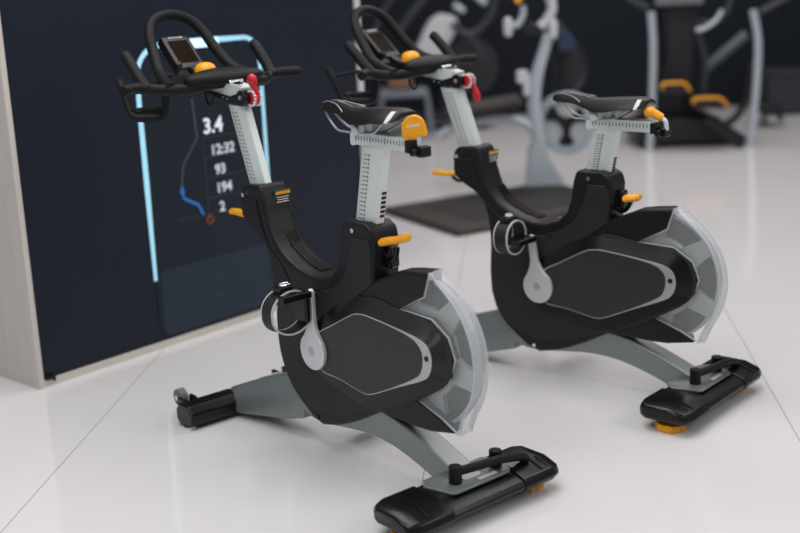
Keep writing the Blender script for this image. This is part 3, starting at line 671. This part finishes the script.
# ---------------------------------------------------------------- equipment standing farther back
def P(px, py, Y):
    """world point at distance Y that the photograph shows at (px, py)"""
    a, c = px - 400, py - 266.5
    a, c = a * math.cos(RO) + c * math.sin(RO), -a * math.sin(RO) + c * math.cos(RO)
    dv = Vector((a / FPX, math.cos(PH) - c / FPX * math.sin(PH), -math.sin(PH) - c / FPX * math.cos(PH)))
    return Vector((0, 0, HC)) + dv * (Y / dv.y)
def T(pts, Y, dy=None): return [P(x, y, Y if dy is None else Y + dy[i]) for i, (x, y) in enumerate(pts)]
def slab(mb, pts, Y, depth, k=1):
    a = T(pts, Y); mb.loft([a, [p + Vector((0, depth, 0)) for p in a]]); return mb

# rubber mat under the hand-crank machine
A0 = Vector((.29, 5.85, 0)); A1 = Vector((-.08, 6.5, 0)); dv = Vector((.865, .50, 0)) * 1.12
mb = MB(); mb.loft([[p + Vector((0, 0, z)) for p in (A0, A0 + dv, A1 + dv, A1)] for z in (0, .035)])
o = mb.build('floor_mat', MATB, None, bevel=.012); tag(o, 'dark brown rubber mat platform on the floor behind the two indoor cycles', 'mat')
mb = MB(); q = [A0 + (A1 - A0) * .16 + dv * .16, A0 + (A1 - A0) * .16 + dv * .92, A0 + (A1 - A0) * .84 + dv * .92, A0 + (A1 - A0) * .84 + dv * .16]
mb.loft([[p + Vector((0, 0, z)) for p in q] for z in (.034, .038)]); mb.build('tread_insert', MATD, o)

# hand-crank machine
Y1 = 6.97
kr = empty('hand_crank_machine'); tag(kr, 'pale grey upper-body crank machine with spoked wheel and white grips behind the dark mat', 'exercise machine')
mb = MB(); col = [(538, 192, .050), (540, 160, .044), (537, 128, .046), (534, 100, .040), (537, 75, .036), (544, 50, .032), (549, 33, .030)]
pp = smooth([P(x, y, Y1) for x, y, r in col], 4); rr = [c[2] for c in col]
rad = [rr[min(len(rr) - 1, i // 4)] + (rr[min(len(rr) - 1, i // 4 + 1)] - rr[min(len(rr) - 1, i // 4)]) * (i % 4) / 4 for i in range(len(pp))]
mb.tube(pp, rad, 14, up=(0, 1, 0)); mb.build('upright_column', BKSILV, kr)
mb = MB(); slab(mb, [(526, 189), (530, 150), (543, 135), (550, 158), (566, 184), (562, 190)], Y1 - .05, .12); mb.build('base_foot', BKSILV, kr, bevel=.012)
mb = MB(); mb.tube(smooth(T([(536, 130), (520, 121), (500, 118), (478, 120), (455, 127), (440, 136)], Y1), 4), .030, 12, sx=1.2); mb.build('seat_beam', BKSILV, kr)
mb = MB(); a = [P(446, 108, Y1), P(520, 95, Y1), P(521, 103, Y1), P(446, 118, Y1)]
mb.loft([[p + Vector((0, d_, 0)) for p in a] for d_ in (-.14, .14)]); mb.build('bench_seat', MATB, kr, bevel=.02)
mb = MB(); mb.tube(T([(480, 112), (484, 120)], Y1), .02, 10); mb.tube(T([(512, 103), (515, 122)], Y1), .02, 10); mb.build('bench_bracket', BKDARK, kr)
wc = P(567, 123, Y1 + .05); mb = MB(); n = 64
Rw = Matrix.Rotation(math.radians(-28), 3, 'Z')
def wring(mb, r0, r1, y0, y1, c, Rm, n=56):
    rg = []
    for r_, y_ in ((r0, y0), (r1, y0), (r1, y1), (r0, y1)): rg.append([c + Rm @ Vector((r_ * math.cos(2 * PI * i / n), y_, r_ * math.sin(2 * PI * i / n))) for i in range(n)])
    mb.loft(rg + [rg[0]], caps=False)
wring(mb, .132, .182, -.03, .03, wc, Rw); wl = mb.build('crank_wheel', BKSILV, kr, bevel=.006)
mb = MB(); mb.loft([[wc + Rw @ Vector((.134 * math.cos(2 * PI * i / 48), y_, .134 * math.sin(2 * PI * i / 48))) for i in range(48)] for y_ in (.0, .012)]); mb.build('wheel_disc', BKWHITE, wl)
mb = MB()
for k in range(3):
    a = math.radians(30 + 120 * k); d_ = Vector((math.cos(a), 0, math.sin(a))); n_ = Vector((-d_.z, 0, d_.x))
    q = [n_ * .020, d_ * .07 + n_ * .020, d_ * .105 + n_ * .045, d_ * .125 + n_ * .03, d_ * .125 - n_ * .03, d_ * .105 - n_ * .045, d_ * .07 - n_ * .020, -n_ * .020]
    mb.loft([[wc + Rw @ (v + Vector((0, y_, 0))) for v in q] for y_ in (-.022, .0)])
mb.loft([[wc + Rw @ Vector((.034 * math.cos(2 * PI * i / 24), y_, .034 * math.sin(2 * PI * i / 24))) for i in range(24)] for y_ in (-.026, .0)])
mb.build('wheel_spokes', BKBLACK, wl)
mb = MB(); mb.tube(smooth(T([(541, -12), (549, -4), (552, 8), (547, 20), (540, 27)], Y1), 4), .028, 12, sx=1.5); mb.build('crank_housing', BKWHITE, kr)
mb = MB(); mb.tube(smooth(T([(527, -14), (522, 0), (523, 10), (528, 26), (545, 30)], Y1 + .06), 4), .030, 12); mb.build('resistance_unit', BKBLACK, kr)
mb = MB(); mb.tube(smooth(T([(523, 6), (523, 14), (518, 24), (511, 26)], Y1), 4), .018, 10); mb.build('crank_arm', BKSILV, kr)
for x, y in ((508, 27), (553, 29)):
    c = P(x, y, Y1 - .04); mb = MB(); mb.lathe([(.010, -.055), (.022, -.045), (.026, -.02), (.026, .02), (.022, .045), (.010, .055)], c, 'z', 18); mb.build('hand_grip', BKWHITE, kr)
mb = MB(); mb.lathe([(.01, -.012), (.02, -.008), (.02, .008), (.01, .012)], P(518, 0, Y1 - .03), 'y', 18); mb.build('adjuster_knob', ORANGE, kr)
mb = MB(); slab(mb, [(517, 71), (527, 70), (530, 76), (530, 96), (524, 97), (523, 84), (517, 83)], Y1 - .04, .06); mb.build('side_bracket', BKWHITE, kr, bevel=.008)
mb = MB(); rings = []
for x, y, r in ((548, 10, .03), (556, 30, .07), (566, 48, .10), (572, 66, .11), (570, 84, .09), (560, 96, .06)):
    c = P(x, y, Y1 + .16); rings.append([c + Vector((r * math.cos(2 * PI * i / 16), r * .8 * math.sin(2 * PI * i / 16), 0)) for i in range(16)])
mb.loft(rings); mb.build('back_cover', BKBLACK, kr, sub=1)
mb = MB(); slab(mb, [(557, 38), (565, 29), (575, 40), (573, 50), (560, 52)], Y1 + .02, .05); mb.build('cover_panel', BKBLUE, kr, bevel=.008)

# stair climber with silver handrails
Y2 = 8.35
st = empty('stair_climber'); tag(st, 'black stair climber with two tall silver uprights and orange-edged foot pedals at right', 'exercise machine')
for xs, yb in (((651, 12), (653, 40), (653, 75), (652, 110), (649, 158)), 0), (((753, 10), (758, 40), (757, 75), (754, 110), (749, 153)), 0):
    mb = MB(); mb.tube(smooth(T(xs, Y2 - .15), 5), .025, 14, sx=1.1); mb.build('upright_post', BKSILV, st)
    mb = MB(); mb.tube(T([xs[-1], (xs[-1][0], xs[-1][1] - 3)], Y2 - .15), .05, 14); mb.build('post_foot', BKDARK, st)
mb = MB(); slab(mb, [(662, -12), (694, -12), (697, 30), (692, 88), (705, 120), (704, 133), (656, 136), (657, 92), (668, 60)], Y2 + .05, .35); mb.build('body_cover', BKBLACK, st, bevel=.03)
mb = MB(); slab(mb, [(634, 130), (660, 118), (720, 118), (748, 138), (745, 146), (700, 142), (640, 146)], Y2 - .1, .5); mb.build('base', BKBLACK, st, bevel=.02)
def step(x, y, w_, nm='foot_pedal'):
    mb = MB(); slab(mb, [(x - w_, y), (x + w_ * .8, y - 2), (x + w_ * 1.2, y + 9), (x - w_ * .9, y + 9)], Y2 - .28, .30); o = mb.build(nm, BKBLACK, st, bevel=.012)
    mb = MB(); mb.tube(smooth(T([(x - w_ * .95, y + 4), (x - w_ * .9, y - 1), (x, y - 2), (x + w_ * .75, y - 1.5), (x + w_ * 1.15, y + 6)], Y2 - .30), 4), .009, 10, sx=1.2); mb.build('pedal_edge', ORANGE, o)
step(675, 85, 13); step(709, 100, 16)
mb = MB(); mb.tube(T([(688, 0), (705, 60), (703, 92)], Y2 + .1), .025, 10); mb.build('linkage_bar', BKDARK, st)
mb = MB(); mb.tube(T([(706, 68), (746, 34)], Y2 + .45), .034, 12); mb.build('brace_bar', mat('machine_mid_grey', (0.10, 0.125, 0.125), .45), st)
for pts in ([(648, 8), (630, -2), (618, -14)], [(700, 22), (715, 22), (728, 8), (733, -12)], [(760, 12), (778, 2), (800, -10)]):
    mb = MB(); mb.tube(smooth(T(pts, Y2 - .1), 4), .02, 10); mb.build('handle', BKDARK, st)
mb = MB(); slab(mb, [(655, -14), (705, -14), (704, 4), (656, 6)], Y2 - .1, .05); mb.build('console', mat('console_grey', (0.16, 0.17, 0.18), .5), st, bevel=.01)
mb = MB(); mb.tube(smooth(T([(696, 30), (705, 28), (716, 20), (722, 10)], Y2 - .18), 4), .014, 8); mb.build('hand_rail', BKSILV, st)
mb = MB(); mb.tube(smooth(T([(752, 60), (747, 95), (735, 118), (712, 128), (700, 124)], Y2 + .05), 4), .028, 10); mb.build('curved_frame', BKBLACK, st)
mb = MB(); mb.tube(T([(705, 118), (742, 146)], Y2 - .2), .03, 10); mb.build('floor_rail', BKBLACK, st)

# low dark machine by the right wall
bx = empty('weight_storage'); tag(bx, 'dark grey low cabinet standing against the back wall at far right', 'cabinet')
Y3 = 9.6
mb = MB(); slab(mb, [(766, 72), (812, 72), (812, 112), (768, 115)], Y3, .35); mb.build('body', mat('cabinet_charcoal', (0.028, 0.03, 0.038), .6), bx, bevel=.01)
mb = MB(); slab(mb, [(766, 71), (812, 71), (812, 74), (766, 74)], Y3 - .02, .38); mb.build('top', BKDARK, bx)
db = empty('folded_bench'); tag(db, 'small black bench between the silver upright and the dark cabinet at far right', 'bench')
mb = MB(); slab(mb, [(757, 104), (776, 102), (785, 112), (760, 113)], 8.95, .3); mb.build('seat', BKBLACK, db, bevel=.02)
mb = MB(); mb.tube(T([(765, 112), (763, 124)], 8.98), .02, 8); mb.build('leg', BKBLACK, db)
mb = MB(); mb.tube(T([(778, 111), (781, 121)], 8.98), .02, 8); mb.build('leg', BKBLACK, db)
mb = MB(); mb.tube(smooth(T([(764, 103), (765, 88), (762, 78)], 9.1), 3), .03, 8); mb.build('back_post', BKBLACK, db)

# arm machine behind the farther cycle's handlebar
Y4 = 9.6
am = empty('cross_trainer'); tag(am, 'dark cross trainer with a pale slanted cover, seen blurred behind the farther handlebar', 'exercise machine')
mb = MB(); slab(mb, [(411, 66), (416, 48), (424, 30), (431, 19), (439, 14), (455, 16), (459, 24), (454, 36), (447, 48), (441, 64)], Y4, .14); mb.build('slanted_cover', BKWHITE, am, bevel=.03)
for pts, r in (([(430, -8), (414, 10), (398, 32)], .026), ([(396, -8), (384, 10), (373, 34)], .022), ([(495, -10), (492, 12), (478, 30), (466, 34), (452, 24)], .028), ([(462, 30), (478, 46), (484, 62)], .022)):
    mb = MB(); mb.tube(smooth(T(pts, Y4 - .1), 4), r, 10); mb.build('swing_arm', BKDARK, am)
for x, y, a in ((459, 8, -35), (481, 0, -35)):
    mb = MB(); c = P(x, y, Y4 - .15); dd = Vector((math.cos(math.radians(a)), 0, math.sin(math.radians(a)))); mb.tube([c - dd * .05, c - dd * .04, c + dd * .04, c + dd * .05], [.012, .024, .024, .012], 12); mb.build('grip_end', BKSILV, am)
mb = MB(); c = P(470, 66, Y4 + .2); mb.lathe([(.05, -.06), (.22, -.05), (.23, -.03), (.23, .03), (.22, .05)], c, 'y', 48); mb.build('drive_disc', mat('machine_near_black', (0.014, 0.017, 0.021), .5), am)
mb = MB(); mb.tube(smooth(T([(442, 60), (446, 80), (444, 100), (440, 118)], Y4), 4), .035, 10); mb.build('front_post', BKBLACK, am)
mb = MB(); slab(mb, [(405, 124), (408, 114), (492, 108), (494, 118)], Y4 - .1, .4); mb.build('base_rail', BKBLACK, am, bevel=.01)

# small stool between the saddle and the farther mast
Y5 = 9.1
sb = empty('step_bench'); tag(sb, 'blue-grey framed low bench with brown pad behind the nearer saddle', 'bench')
mb = MB(); slab(mb, [(388, 82), (412, 81), (414, 89), (389, 90)], Y5, .3); mb.build('pad', BROWN, sb, bevel=.015)
mb = MB(); slab(mb, [(380, 91), (428, 90), (430, 97), (379, 99)], Y5, .25); mb.build('frame', BKSILV if False else mat('machine_blue_grey', (0.17, 0.20, 0.24), .5), sb, bevel=.012)
for x0, x1 in ((382, 379), (427, 432)):
    mb = MB(); mb.tube(T([(x0, 96), (x1, 133)], Y5 + .05), .022, 10); mb.build('leg', bpy.data.materials['machine_blue_grey'], sb)
mb = MB(); mb.tube(T([(379, 132), (433, 131)], Y5 + .05), .018, 10); mb.build('floor_bar', BKDARK, sb)
